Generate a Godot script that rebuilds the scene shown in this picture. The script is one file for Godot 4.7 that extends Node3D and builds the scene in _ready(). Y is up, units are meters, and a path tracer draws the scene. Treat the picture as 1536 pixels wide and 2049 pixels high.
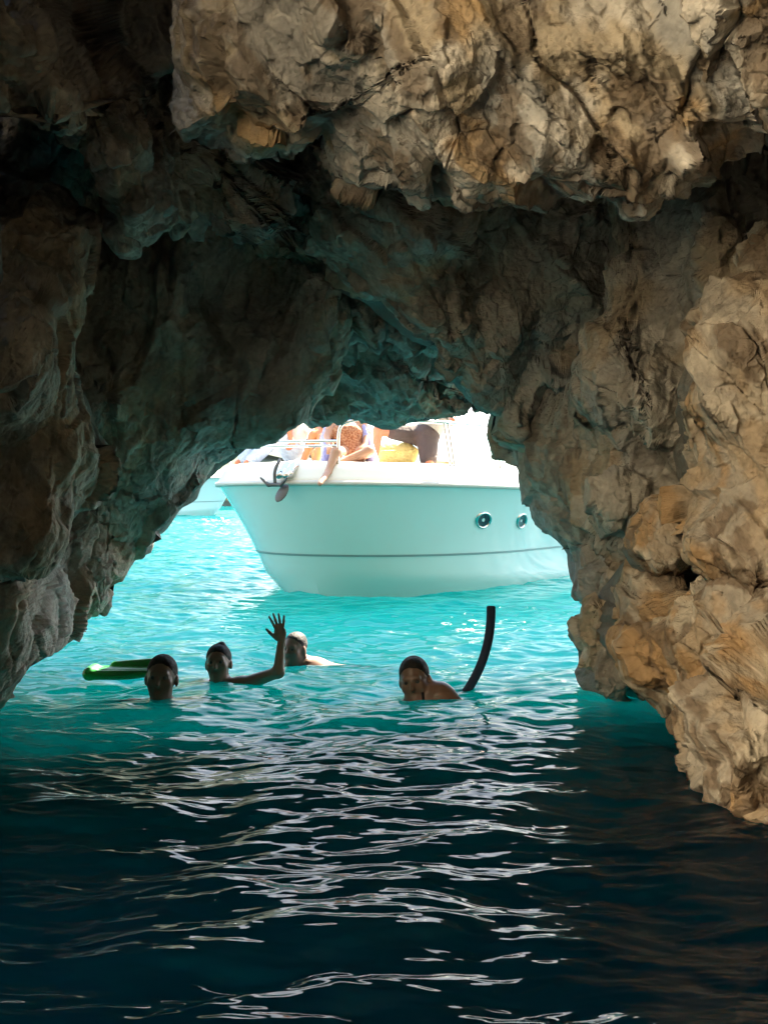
extends Node3D
# A sea cave arch seen from a boat: rock masses round an opening, swimmers, a motor boat beyond.

const LENS := 2400.0      # focal length in photograph pixels
const HORIZON := 974.0
const EYE := 1.2

var rng := RandomNumberGenerator.new()
var JIT := PackedVector3Array()
var TILT := PackedVector3Array()
var OFFS := PackedFloat32Array()
var n_a := FastNoiseLite.new()
var n_b := FastNoiseLite.new()
var n_w := FastNoiseLite.new()
var M := {}
var used := {}


func at(px: float, py: float, d: float) -> Vector3:
	return Vector3((px - 768.0) / LENS * d, EYE - (py - HORIZON) / LENS * d, -d)


func _ready() -> void:
	view_and_light()
	tables()
	materials()
	sea()
	rocks()
	boats()
	swimmers()
	passengers()


func view_and_light() -> void:
	var cam := Camera3D.new()
	cam.name = "camera"
	cam.position = Vector3(0, EYE, 0)
	cam.near = 0.1
	cam.far = 2000.0
	cam.projection = Camera3D.PROJECTION_FRUSTUM
	cam.size = 0.1 * 2049.0 / LENS
	cam.frustum_offset = Vector2(0, -(1024.5 - HORIZON) / LENS * 0.1)
	add_child(cam)
	cam.current = true
	var env := Environment.new()
	env.background_mode = Environment.BG_SKY
	var sm := ProceduralSkyMaterial.new()
	sm.sky_top_color = Color(0.50, 0.61, 0.74)
	sm.sky_horizon_color = Color(1.0, 0.97, 0.92)
	sm.sky_curve = 0.2
	sm.ground_bottom_color = Color(0.1, 0.2, 0.25)
	sm.ground_horizon_color = Color(0.5, 0.6, 0.62)
	sm.sun_angle_max = 18.0
	sm.sun_curve = 0.2
	var sky := Sky.new()
	sky.sky_material = sm
	env.sky = sky
	env.background_energy_multiplier = 0.70
	env.tonemap_mode = Environment.TONE_MAPPER_LINEAR
	env.tonemap_exposure = 8.9
	env.sdfgi_enabled = true
	env.ssao_enabled = true
	env.ssil_enabled = true
	var we := WorldEnvironment.new()
	we.name = "environment"
	we.environment = env
	add_child(we)
	var sun := DirectionalLight3D.new()
	sun.name = "sun"
	sun.light_energy = 1.6
	sun.light_color = Color(1.0, 0.96, 0.88)
	sun.light_angular_distance = 0.5
	sun.shadow_enabled = true
	var el := deg_to_rad(48.0)
	var az := deg_to_rad(36.0)
	var dir := Vector3(sin(az) * cos(el), sin(el), -cos(az) * cos(el))   # towards the sun
	sun.look_at_from_position(Vector3.ZERO, -dir, Vector3.UP)
	add_child(sun)


func tables() -> void:
	rng.seed = 7
	for i in 4096:
		JIT.append(Vector3(rng.randf_range(0.14, 0.86), rng.randf_range(0.14, 0.86), rng.randf_range(0.14, 0.86)))
		TILT.append(Vector3(rng.randf_range(-1, 1), rng.randf_range(-1, 1), rng.randf_range(-1, 1)) * 1.5)
		OFFS.append(rng.randf_range(-1, 1))
	n_a.seed = 11
	n_a.noise_type = FastNoiseLite.TYPE_SIMPLEX_SMOOTH
	n_a.frequency = 1.0
	n_a.fractal_type = FastNoiseLite.FRACTAL_FBM
	n_a.fractal_octaves = 4
	n_b.seed = 23
	n_b.noise_type = FastNoiseLite.TYPE_SIMPLEX_SMOOTH
	n_b.frequency = 1.0
	n_b.fractal_type = FastNoiseLite.FRACTAL_RIDGED
	n_b.fractal_octaves = 4
	n_w.seed = 5
	n_w.noise_type = FastNoiseLite.TYPE_SIMPLEX_SMOOTH
	n_w.frequency = 1.0
	n_w.fractal_type = FastNoiseLite.FRACTAL_NONE


func noise_tex(seed_: int, freq: float, octaves: int, size := 512, kind := FastNoiseLite.TYPE_SIMPLEX_SMOOTH) -> NoiseTexture2D:
	var n := FastNoiseLite.new()
	n.seed = seed_
	n.noise_type = kind
	n.frequency = freq
	n.fractal_octaves = octaves
	var t := NoiseTexture2D.new()
	t.width = size
	t.height = size
	t.seamless = true
	t.noise = n
	return t


func materials() -> void:
	var r := StandardMaterial3D.new()
	r.resource_name = "rock"
	r.vertex_color_use_as_albedo = true
	r.roughness = 0.72
	r.metallic_specular = 0.45
	r.heightmap_enabled = true
	r.heightmap_texture = noise_tex(3, 0.012, 5)
	r.heightmap_scale = 2.2
	r.uv1_triplanar = true
	r.uv1_world_triplanar = true
	r.uv1_scale = Vector3(1.6, 1.6, 1.6)
	M.rock = r
	var w := StandardMaterial3D.new()
	w.resource_name = "sea_water"
	w.albedo_color = Color(0.0003, 0.005, 0.016).linear_to_srgb()
	w.roughness = 0.018
	w.metallic_specular = 0.25
	w.backlight_enabled = true
	w.backlight = Color(0.002, 0.54, 0.58).linear_to_srgb()
	M.sand = plain("sand", Color(0.80, 0.78, 0.70), 0.9)
	M.dark_bed = plain("darkened_bed", Color(0.012, 0.018, 0.018), 0.9)  # near-black so the glow under the water dies inside the cave
	M.water = w
	M.folds = noise_tex(9, 0.02, 3, 256)
	M.tinted_gelcoat = plain("tinted_gelcoat", Color(0.56, 0.72, 0.69), 0.1)  # white hull tinted aqua in place of turquoise light off the water
	M.tinted_gelcoat.clearcoat_enabled = true
	M.tinted_gelcoat.clearcoat = 0.6
	M.tinted_gelcoat.clearcoat_roughness = 0.05
	M.cream = plain("deck", Color(0.78, 0.75, 0.67), 0.35)
	M.rubber = plain("rub_rail", Color(0.55, 0.53, 0.47), 0.4)
	M.stripe = plain("stripe", Color(0.20, 0.30, 0.30), 0.3)
	M.steel = plain("steel", Color(0.62, 0.61, 0.58), 0.16, 1.0)
	M.iron = plain("galvanised_iron", Color(0.10, 0.10, 0.10), 0.5, 0.6)
	M.dark_glass = plain("dark_glass", Color(0.02, 0.025, 0.03), 0.06)
	M.pane = plain("windscreen", Color(0.8, 0.85, 0.85), 0.03)
	M.pane.albedo_color.a = 0.12
	M.pane.transparency = BaseMaterial3D.TRANSPARENCY_ALPHA
	M.eye = plain("eye", Color(0.06, 0.05, 0.045), 0.3)
	M.foam = plain("foam", Color(0.02, 0.03, 0.06), 0.8)
	M.green = plain("green_vinyl", Color(0.03, 0.22, 0.045), 0.3)
	M.green.backlight_enabled = true
	M.green.backlight = Color(0.07, 0.40, 0.10)
	M.yellow = cloth(Color(0.74, 0.60, 0.22))
	M.lilac = cloth(Color(0.36, 0.36, 0.68))
	M.dark_cloth = cloth(Color(0.02, 0.02, 0.025))
	M.brown_cloth = cloth(Color(0.075, 0.052, 0.046))
	M.grey_cloth = cloth(Color(0.30, 0.28, 0.25))
	M.blue_cloth = cloth(Color(0.42, 0.50, 0.62))
	M.white_cloth = cloth(Color(0.72, 0.71, 0.68))
	M.olive_cloth = cloth(Color(0.10, 0.105, 0.085))
	M.orange_cloth = cloth(Color(0.60, 0.24, 0.05))
	M.tan_cloth = cloth(Color(0.45, 0.28, 0.12))
	M.print_cloth = cloth(Color(1, 1, 1))
	var pr := noise_tex(31, 0.05, 2, 256)
	var ramp := Gradient.new()
	ramp.colors = PackedColorArray([Color(0.55, 0.33, 0.22), Color(0.64, 0.42, 0.30), Color(0.74, 0.55, 0.42)])
	ramp.offsets = PackedFloat32Array([0.35, 0.5, 0.65])
	pr.color_ramp = ramp
	M.print_cloth.albedo_texture = pr


func plain(called: String, c: Color, rough: float, metal := 0.0) -> StandardMaterial3D:
	var m := StandardMaterial3D.new()
	m.resource_name = called
	m.albedo_color = c.linear_to_srgb()
	m.roughness = rough
	m.metallic = metal
	return m


# ---------------------------------------------------------------- helpers

func numbered(called: String) -> String:
	used[called] = used.get(called, 0) + 1
	return called if used[called] == 1 else "%s_%03d" % [called, used[called] - 1]


func tag(o: Node, label := "", category := "", group := "", kind := "") -> Node:
	if label: o.set_meta("label", label)
	if category: o.set_meta("category", category)
	if group: o.set_meta("group", group)
	if kind: o.set_meta("kind", kind)
	return o


func mesh_node(called: String, mesh: Mesh, material: Material, parent: Node = self) -> MeshInstance3D:
	var o := MeshInstance3D.new()
	o.name = numbered(called) if parent == self else called
	o.mesh = mesh
	if material: o.material_override = material
	parent.add_child(o, true)
	return o


func arrays_mesh(v: PackedVector3Array, n: PackedVector3Array, idx: PackedInt32Array, c := PackedColorArray()) -> ArrayMesh:
	var a := []
	a.resize(Mesh.ARRAY_MAX)
	a[Mesh.ARRAY_VERTEX] = v
	a[Mesh.ARRAY_NORMAL] = n
	a[Mesh.ARRAY_INDEX] = idx
	if c.size(): a[Mesh.ARRAY_COLOR] = c
	var m := ArrayMesh.new()
	m.add_surface_from_arrays(Mesh.PRIMITIVE_TRIANGLES, a)
	return m


# ---------------------------------------------------------------- rock

const STONE := Color(0.17, 0.157, 0.134)      # headland and far sides, darkened to limit light bounced on the hull


# Broken faces: the height over the nearest cell's tilted plane, bevelled into its neighbour's, with a thin groove between some.
func facet(q: Vector3, crack: float) -> float:
	var cx := floori(q.x - 0.5)
	var cy := floori(q.y - 0.5)
	var cz := floori(q.z - 0.5)
	var f := q - Vector3(cx, cy, cz)
	var b1 := 9.0
	var b2 := 9.0
	var bi := 0
	var ci := 0
	var bv := Vector3.ZERO
	var cv := Vector3.ZERO
	for k in 2:
		var zk := ((cz + k) & 15) << 8
		for j in 2:
			var yj := (((cy + j) & 15) << 4) | zk
			for i in 2:
				var id := ((cx + i) & 15) | yj
				var v := JIT[id] + Vector3(i, j, k) - f
				var d := v.length_squared()
				if d < b1:
					b2 = b1
					ci = bi
					cv = bv
					b1 = d
					bi = id
					bv = v
				elif d < b2:
					b2 = d
					ci = id
					cv = v
	var e := sqrt(b2) - sqrt(b1)
	var h := OFFS[bi] * 0.22 - TILT[bi].dot(bv)
	if e < 0.07:
		var w := 0.5 + e / 0.14
		h = h * w + (OFFS[ci] * 0.22 - TILT[ci].dot(cv)) * (1.0 - w)
		if e < 0.05 and ((bi ^ ci) & 3) == 1: h -= crack * (1.0 - e / 0.05)
	return h


func rock_color(p: Vector3, q: Vector3, pal: Array) -> Color:
	var base: Color = pal[0]
	var c := base
	for i in range(1, pal.size()):
		var l: Array = pal[i]      # colour, frequency, threshold, softness, amount, along strata
		var s: Vector3 = q if l[5] else p
		var t: float = smoothstep(l[2] - l[3], l[2] + l[3], n_a.get_noise_3dv(s * l[1] + Vector3(i * 17.3, i * 5.1, -i * 9.7))) * l[4]
		c = c.lerp(l[0], t)
	var g := 1.0 + 0.3 * n_a.get_noise_3dv(q * 7.0) + 0.25 * n_a.get_noise_3dv(p * 26.0)
	return Color(c.r * g, c.g * g, c.b * g)


func rock(called: String, outline: Array, cpx: float, cpy: float, controls: Array, o: Dictionary) -> MeshInstance3D:
	var N: int = o.get("n", 240)
	var rim: float = o.get("rim", 0.8)
	var back: float = o.get("back", 1.5)
	var sharp: float = o.get("sharp", 5.0)
	var frame: Basis = o.get("frame", Basis())
	var a1: float = o.get("a1", 0.10)
	var a2: float = o.get("a2", 0.045)
	var a3: float = o.get("a3", 0.015)
	var s1: float = o.get("s1", 0.8)
	var pal: Array = o.pal
	# reach of the outline round its centre
	var R := PackedFloat32Array()
	var steps := 2048
	R.resize(steps)
	R.fill(0.0)
	var m := outline.size()
	for i in m:
		var p := Vector2(outline[i][0] - cpx, outline[i][1] - cpy)
		var q := Vector2(outline[(i + 1) % m][0] - cpx, outline[(i + 1) % m][1] - cpy)
		var a := p.angle()
		var da := wrapf(q.angle() - a, -PI, PI)
		var lo := a if da >= 0 else a + da
		var k0 := ceili(lo / TAU * steps)
		var k1 := floori((lo + absf(da)) / TAU * steps)
		for k in range(k0, k1 + 1):
			var u := Vector2.from_angle(k * TAU / steps)
			var den := u.cross(q - p)
			if absf(den) > 1e-6:
				R[posmod(k, steps)] = maxf(R[posmod(k, steps)], p.cross(q - p) / den)
	# base depth on a coarse grid
	var lox := 1e9
	var hix := -1e9
	var loy := 1e9
	var hiy := -1e9
	for p in outline:
		lox = minf(lox, p[0]); hix = maxf(hix, p[0]); loy = minf(loy, p[1]); hiy = maxf(hiy, p[1])
	var G := 48
	var D := PackedFloat32Array()
	for j in G + 1:
		for i in G + 1:
			var x := lerpf(lox, hix, float(i) / G)
			var y := lerpf(loy, hiy, float(j) / G)
			var sw := 0.0
			var sd := 0.0
			for c in controls:
				var w := 1.0 / pow((x - c[0]) ** 2 + (y - c[1]) ** 2 + 900.0, 1.35)
				sw += w
				sd += w * c[2]
			D.append(sd / sw)
	var V := []
	V.resize(N + 1)
	var place := func(u: float, v: float, side: float) -> Vector3:
		var r := maxf(absf(u), absf(v))
		var th := 0.0
		if r > 1e-6:
			if absf(u) >= absf(v):
				th = PI / 4.0 * (v / u) + (0.0 if u > 0 else PI)
			else:
				th = PI / 2.0 - PI / 4.0 * (u / v) + (0.0 if v > 0 else PI)
		var rr := 1.0 - pow(1.0 - r, 1.5)
		var kf := fposmod(th, TAU) / TAU * steps
		var k := int(kf)
		var reach := lerpf(R[k % steps], R[(k + 1) % steps], kf - k)
		var px := cpx + cos(th) * reach * rr
		var py := cpy + sin(th) * reach * rr
		var gx := clampf((px - lox) / (hix - lox), 0, 0.9999) * G
		var gy := clampf((py - loy) / (hiy - loy), 0, 0.9999) * G
		var i := int(gx)
		var j := int(gy)
		var d := lerpf(lerpf(D[j * (G + 1) + i], D[j * (G + 1) + i + 1], gx - i), lerpf(D[(j + 1) * (G + 1) + i], D[(j + 1) * (G + 1) + i + 1], gx - i), gy - j)
		var hump := sqrt(maxf(0.0, 1.0 - pow(rr, sharp)))
		d += rim * (1.0 - hump) if side > 0 else rim + back * hump
		return at(px, py, d)
	var row := func(j: int) -> void:
		var P := PackedVector3Array()
		P.resize(N + 1)
		for i in N + 1:
			P[i] = place.call(2.0 * i / N - 1.0, 2.0 * j / N - 1.0, 1.0)
		V[j] = P
	var t := WorkerThreadPool.add_group_task(row, N + 1, -1, true)
	WorkerThreadPool.wait_for_group_task_completion(t)
	var W := []
	W.resize(N + 1)
	var CC := []
	CC.resize(N + 1)
	var off: Vector3 = o.get("off", Vector3.ZERO)
	var twist := Basis.from_euler(Vector3(0.7, 0.5, 0.4))
	var move := func(j: int) -> void:
		var P := PackedVector3Array()
		P.resize(N + 1)
		var C := PackedColorArray()
		C.resize(N + 1)
		var here: PackedVector3Array = V[j]
		var up: PackedVector3Array = V[maxi(j - 3, 0)]
		var dn: PackedVector3Array = V[mini(j + 3, N)]
		for i in N + 1:
			var p := here[i]
			var nn := (here[mini(i + 3, N)] - here[maxi(i - 3, 0)]).cross(dn[i] - up[i])
			nn = -nn.normalized() if nn.length_squared() > 1e-14 else Vector3(0, 0, 1)
			if nn.dot(p - Vector3(0, EYE, 0)) > 0: nn = -nn
			if absf(p.x) > 0.36 * -p.z or p.y - EYE > 0.44 * -p.z:      # beyond the edge of the picture: plainer
				P[i] = p + nn * n_a.get_noise_3dv(p * 0.9 + off) * a1 * 0.8
				C[i] = pal[0]
				continue
			var q := frame * (p + off)
			q += Vector3(n_a.get_noise_3dv(p * 1.3), n_a.get_noise_3dv(p * 1.3 + Vector3(31, 7, 3)), n_a.get_noise_3dv(p * 1.3 + Vector3(-11, 17, 53))) * 0.07
			var f1 := facet(q / s1, 0.3)
			var gap := maxf((here[mini(i + 3, N)] - here[maxi(i - 3, 0)]).length(), (dn[i] - up[i]).length()) / 6.0
			var fine := clampf(1.6 - gap / (s1 * 0.045), 0.0, 1.0)
			var mid := clampf(1.6 - gap / (s1 * 0.125), 0.15, 1.0)
			var along := frame * nn
			var h := f1 * a1 + n_a.get_noise_3dv(p * 0.9 + off) * a1 * 0.5
			q += along * h
			var f2 := facet(q / (s1 * 0.36) + Vector3(3.7, 8.1, 5.3), 0.4)
			var h2 := f2 * a2 * mid + n_b.get_noise_3dv(q * 2.2) * a2 * 0.25
			h += h2
			q += along * h2
			var r := p + nn * h
			q += Vector3(n_a.get_noise_3dv(r * 5.0), n_a.get_noise_3dv(r * 5.0 + Vector3(3, 7, 3)), n_a.get_noise_3dv(r * 5.0 + Vector3(-11, 7, 5))) * 0.05
			var f3 := facet(twist * (r + off) / (s1 * 0.15) + q * 1.5, 0.4)
			h += f3 * a3 * fine + n_a.get_noise_3dv(q * 14.0) * a3 * 0.6 + n_b.get_noise_3dv(r * 9.0) * a3 * 0.4
			P[i] = p + nn * h
			C[i] = rock_color(r + off, q, pal)
		W[j] = P
		CC[j] = C
	t = WorkerThreadPool.add_group_task(move, N + 1, -1, true)
	WorkerThreadPool.wait_for_group_task_completion(t)
	var verts := PackedVector3Array()
	var norms := PackedVector3Array()
	var cols := PackedColorArray()
	var idx := PackedInt32Array()
	for j in N + 1:
		verts.append_array(W[j])
		cols.append_array(CC[j])
	norms.resize(verts.size())
	var S := N + 1
	for j in S:
		for i in S:
			var i2 := mini(i, N - 1)
			var j2 := mini(j, N - 1)
			var du := verts[j * S + i2 + 1] - verts[j * S + i2]
			var dv := verts[(j2 + 1) * S + i] - verts[j2 * S + i]
			norms[j * S + i] = -du.cross(dv).normalized()
	for j in N:
		for i in N:
			var k := j * S + i
			idx.append_array([k, k + 1, k + S, k + 1, k + S + 1, k + S])
	# the far side, coarse: it only closes the mass and casts its shade
	var B := 40
	var b0 := verts.size()
	var mid := STONE  # far side darker than the front, so less light bounces to the boat
	for j in B + 1:
		for i in B + 1:
			var u := 2.0 * i / B - 1.0
			var v := 2.0 * j / B - 1.0
			var rim_here := maxf(absf(u), absf(v)) > 0.999
			if rim_here:
				verts.append(verts[roundi(float(j) / B * N) * S + roundi(float(i) / B * N)])
			else:
				var p: Vector3 = place.call(u, v, -1.0)
				verts.append(p + Vector3(n_a.get_noise_3dv(p * 0.8), n_a.get_noise_3dv(p * 0.8 + Vector3(9, 9, 9)), n_a.get_noise_3dv(p * 0.8 - Vector3(9, 3, 9))) * 0.15)
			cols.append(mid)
	for j in B + 1:
		for i in B + 1:
			var du := verts[b0 + j * (B + 1) + mini(i + 1, B)] - verts[b0 + j * (B + 1) + maxi(i - 1, 0)]
			var dv := verts[b0 + mini(j + 1, B) * (B + 1) + i] - verts[b0 + maxi(j - 1, 0) * (B + 1) + i]
			norms.append(du.cross(dv).normalized())
	for j in B:
		for i in B:
			var k := b0 + j * (B + 1) + i
			idx.append_array([k, k + B + 1, k + 1, k + 1, k + B + 1, k + B + 2])
	return mesh_node(called, arrays_mesh(verts, norms, idx, cols), M.rock)


func rocks() -> void:
	var strata := Basis(Vector3(0, 0, 1), deg_to_rad(-28)) * Basis(Vector3(1, 0, 0), 0.3)
	var lean := Basis.from_scale(Vector3(1.4, 0.42, 1.0)) * strata        # pieces long down the dip
	var lean2 := Basis.from_scale(Vector3(1.2, 0.55, 1.0)) * Basis(Vector3(0, 0, 1), deg_to_rad(12))
	var lean3 := Basis.from_scale(Vector3(1.1, 0.7, 1.0)) * Basis(Vector3(0, 0, 1), deg_to_rad(-35))
	var pale := [Color(0.44, 0.365, 0.265), [Color(0.40, 0.385, 0.355), 1.1, 0.0, 0.15, 0.95, true], [Color(0.47, 0.29, 0.12), 1.5, 0.2, 0.12, 0.7, true], [Color(0.62, 0.57, 0.50), 1.7, 0.18, 0.1, 0.85, false], [Color(0.23, 0.22, 0.205), 1.3, 0.22, 0.1, 0.8, true], [Color(0.18, 0.135, 0.095), 2.4, 0.2, 0.08, 0.8, true]]
	var brown := [Color(0.39, 0.295, 0.195), [Color(0.37, 0.325, 0.265), 1.3, 0.02, 0.15, 0.9, true], [Color(0.42, 0.245, 0.1), 1.6, 0.16, 0.12, 0.7, true], [Color(0.53, 0.46, 0.36), 2.0, 0.2, 0.1, 0.8, false], [Color(0.18, 0.125, 0.08), 2.6, 0.18, 0.08, 0.8, true]]
	var grey := [Color(0.37, 0.335, 0.28), [Color(0.33, 0.325, 0.305), 1.0, 0.0, 0.2, 0.8, false], [Color(0.42, 0.30, 0.17), 1.2, 0.22, 0.12, 0.5, true], [Color(0.50, 0.465, 0.40), 2.2, 0.22, 0.1, 0.7, false], [Color(0.19, 0.165, 0.135), 2.6, 0.22, 0.1, 0.7, true]]
	var e: Node
	e = rock("hanging_boulder", [[400, -40], [372, 50], [347, 120], [352, 165], [362, 200], [340, 232], [352, 262], [395, 268], [440, 293], [472, 308], [500, 313], [545, 294], [600, 286], [636, 270], [655, 318], [690, 356], [745, 382], [800, 390], [850, 402], [905, 388], [930, 398], [965, 386], [1030, 376], [1095, 380], [1150, 390], [1210, 394], [1270, 414], [1325, 386], [1400, 344], [1470, 310], [1515, 280], [1600, 260], [1750, 150], [1750, -350], [900, -400], [450, -250]], 950, 60,
		[[360, 200, 5.0], [450, 150, 4.75], [500, 290, 5.0], [640, 240, 4.85], [700, 330, 4.95], [850, 380, 4.75], [900, 100, 4.35], [700, 50, 4.5], [1000, 350, 4.7], [1150, 200, 4.5], [1250, 100, 4.25], [1262, 350, 4.38], [1200, 300, 4.5], [1400, 250, 4.28], [1480, 300, 4.32], [1350, 100, 4.3], [900, -300, 3.9], [500, -200, 4.4], [1600, 0, 4.2]],
		{n = 520, pal = pale, frame = lean, a1 = 0.085, a2 = 0.065, a3 = 0.014, s1 = 0.85, rim = 0.55, back = 1.0, sharp = 7.0})
	tag(e, "pale ochre and grey boulder hanging from the cave roof", "boulder")
	e = rock("hanging_boulder", [[1285, -60], [1310, 60], [1340, 130], [1390, 175], [1440, 188], [1480, 205], [1536, 240], [1650, 270], [1800, 100], [1700, -300], [1400, -250]], 1500, 20,
		[[1320, 80, 4.35], [1420, 160, 4.25], [1536, 200, 4.1], [1500, 0, 4.0], [1700, 0, 3.8]], {n = 220, pal = pale, frame = lean3, a1 = 0.06, a2 = 0.045, a3 = 0.018, s1 = 0.5, rim = 0.35, back = 0.6, off = Vector3(7, 3, 1)})
	tag(e, "smaller crusty pale rock lobe overhanging the big boulder", "boulder")
	e = rock("cave_wall_left", [[-400, 60], [150, 120], [420, 260], [600, 440], [700, 590], [705, 640], [690, 680], [650, 780], [612, 835], [560, 860], [500, 890], [430, 925], [400, 965], [345, 1015], [295, 1070], [290, 1105], [262, 1140], [240, 1165], [215, 1180], [217, 1210], [200, 1228], [165, 1240], [150, 1265], [120, 1300], [60, 1345], [20, 1385], [10, 1400], [-30, 1440], [-400, 1700]], 230, 800,
		[[0, 1400, 6.1], [-300, 1500, 4.5], [215, 1190, 7.2], [290, 1080, 7.5], [420, 930, 7.6], [610, 835, 7.3], [700, 600, 7.0], [500, 600, 7.5], [300, 600, 7.0], [200, 800, 6.8], [0, 1200, 6.0], [-300, 800, 5.2], [350, 850, 7.2], [300, 420, 7.2], [0, 200, 6.6], [-300, 200, 5.6]],
		{n = 360, pal = grey, frame = lean2, a1 = 0.065, a2 = 0.052, a3 = 0.013, s1 = 1.0, rim = 0.4, back = 0.8, off = Vector3(3, 9, 2)})
	tag(e, "", "", "", "structure")
	e = rock("cave_wall_left", [[-400, 380], [100, 400], [175, 440], [165, 520], [150, 600], [135, 680], [150, 760], [200, 860], [240, 920], [235, 985], [200, 1030], [130, 1065], [80, 1130], [0, 1160], [-400, 1300]], -50, 780,
		[[0, 700, 5.2], [150, 900, 5.8], [-300, 800, 4.5], [200, 980, 6.0], [50, 1100, 5.5], [100, 450, 5.8]],
		{n = 260, pal = grey, frame = lean2, a1 = 0.065, a2 = 0.052, a3 = 0.013, s1 = 0.9, rim = 0.5, back = 0.8, off = Vector3(1, 19, 4)})
	tag(e, "", "", "", "structure")
	e = rock("cave_roof_ridge", [[-400, -400], [380, -300], [420, 0], [420, 200], [500, 330], [640, 400], [760, 480], [745, 600], [690, 577], [640, 560], [600, 520], [520, 490], [470, 450], [420, 440], [330, 452], [290, 470], [255, 472], [240, 430], [215, 390], [190, 330], [165, 290], [130, 285], [115, 240], [70, 218], [0, 215], [-400, 230]], 330, 200,
		[[0, 100, 5.0], [100, 200, 5.2], [200, 300, 5.5], [280, 450, 5.8], [450, 400, 6.5], [600, 500, 6.9], [700, 580, 7.4], [300, 50, 6.2], [400, 200, 6.4], [-300, 0, 4.6]],
		{n = 320, pal = grey, frame = lean, a1 = 0.09, a2 = 0.07, a3 = 0.015, s1 = 0.7, rim = 0.5, back = 0.8, off = Vector3(11, 2, 6)})
	tag(e, "", "", "", "structure")
	e = rock("cave_roof", [[560, 250], [1400, 250], [1350, 420], [1290, 600], [1270, 720], [1270, 800], [1150, 900], [1110, 930], [1060, 920], [1024, 895], [1014, 858], [1000, 862], [968, 842], [945, 815], [930, 800], [915, 780], [880, 750], [862, 690], [820, 672], [800, 655], [770, 625], [745, 602], [690, 577], [600, 500]], 1000, 560,
		[[650, 400, 6.6], [700, 570, 6.8], [850, 450, 6.2], [850, 650, 6.7], [930, 780, 7.0], [1000, 850, 7.3], [1000, 600, 7.0], [1100, 450, 6.9], [1200, 700, 7.2], [1100, 850, 7.6]],
		{n = 320, pal = grey, frame = lean3, a1 = 0.08, a2 = 0.06, a3 = 0.014, s1 = 0.8, rim = 0.4, back = 0.6, off = Vector3(5, 12, 8)})
	tag(e, "", "", "", "structure")
	e = rock("cave_wall_right", [[1240, 300], [1650, 300], [1650, 1250], [1250, 1260], [1200, 1206], [1175, 1206], [1160, 1190], [1153, 1150], [1150, 1110], [1128, 1075], [1100, 1055], [1082, 1030], [1064, 990], [1042, 940], [1024, 900], [1014, 850], [1080, 790], [1170, 720], [1215, 600], [1225, 450]], 1300, 850,
		[[1010, 870, 7.5], [1060, 1030, 7.3], [1150, 1120, 7.0], [1180, 1200, 6.8], [1150, 900, 7.0], [1250, 1000, 6.3], [1280, 500, 6.3], [1300, 800, 6.0], [1450, 500, 5.6], [1500, 900, 5.4], [1260, 650, 6.3]],
		{n = 340, pal = grey, frame = lean2, a1 = 0.08, a2 = 0.06, a3 = 0.014, s1 = 0.8, rim = 0.5, back = 0.8, off = Vector3(15, 2, 3)})
	tag(e, "", "", "", "structure")
	e = rock("cave_roof_rear", [[560, 560], [760, 560], [980, 620], [1010, 830], [960, 805], [930, 822], [880, 838], [820, 842], [760, 852], [700, 842], [640, 850], [600, 828], [560, 800]], 780, 720,
		[[700, 620, 7.5], [620, 830, 8.4], [930, 820, 8.4], [780, 740, 8.0], [750, 850, 8.5], [850, 650, 7.5]],
		{n = 180, pal = grey, frame = lean3, a1 = 0.10, a2 = 0.06, a3 = 0.018, s1 = 0.6, rim = 0.3, back = 0.4, off = Vector3(25, 2, 3)})
	tag(e, "", "", "", "structure")
	e = rock("boulder", [[1180, 1210], [1158, 1250], [1165, 1300], [1162, 1330], [1172, 1355], [1190, 1392], [1205, 1412], [1232, 1412], [1245, 1388], [1310, 1402], [1420, 1400], [1420, 1190]], 1280, 1290,
		[[1170, 1300, 6.6], [1210, 1400, 6.45], [1300, 1300, 6.4]], {n = 150, pal = grey, frame = lean2, a1 = 0.06, a2 = 0.04, a3 = 0.014, s1 = 0.5, rim = 0.3, back = 0.5, off = Vector3(4, 22, 3)})
	tag(e, "low dark rock jutting over the water below the tan boulder", "boulder", "")
	e = rock("boulder", [[1200, 1210], [1215, 1185], [1250, 1140], [1330, 1145], [1420, 1165], [1480, 1185], [1560, 1170], [1800, 1200], [1800, 1700], [1620, 1600], [1536, 1602], [1500, 1622], [1470, 1617], [1440, 1600], [1425, 1562], [1385, 1545], [1372, 1530], [1365, 1470], [1345, 1440], [1320, 1405], [1290, 1380], [1250, 1350], [1240, 1320], [1215, 1290], [1205, 1240]], 1440, 1360,
		[[1215, 1200, 6.1], [1250, 1150, 6.0], [1300, 1300, 5.5], [1320, 1400, 5.7], [1400, 1300, 5.1], [1440, 1590, 4.35], [1500, 1500, 4.2], [1600, 1400, 4.3], [1375, 1500, 4.8], [1500, 1200, 5.1], [1536, 1610, 4.2]],
		{n = 340, pal = brown, frame = lean, a1 = 0.11, a2 = 0.06, a3 = 0.012, s1 = 0.85, rim = 0.35, back = 1.0, sharp = 9.0, off = Vector3(9, 22, 13)})
	tag(e, "big tan boulder with rust brown patches bulging down to the sea", "boulder")
	e = rock("boulder", [[1500, 1640], [1520, 1605], [1560, 1590], [1700, 1600], [1750, 1750], [1600, 1720], [1540, 1672]], 1600, 1660, [[1520, 1650, 4.1], [1700, 1650, 3.9]], {n = 70, pal = brown, frame = lean3, a1 = 0.04, a2 = 0.03, a3 = 0.012, s1 = 0.4, rim = 0.3, back = 0.5})
	tag(e, "small brown rock at the waterline under the big tan boulder", "boulder")
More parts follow.
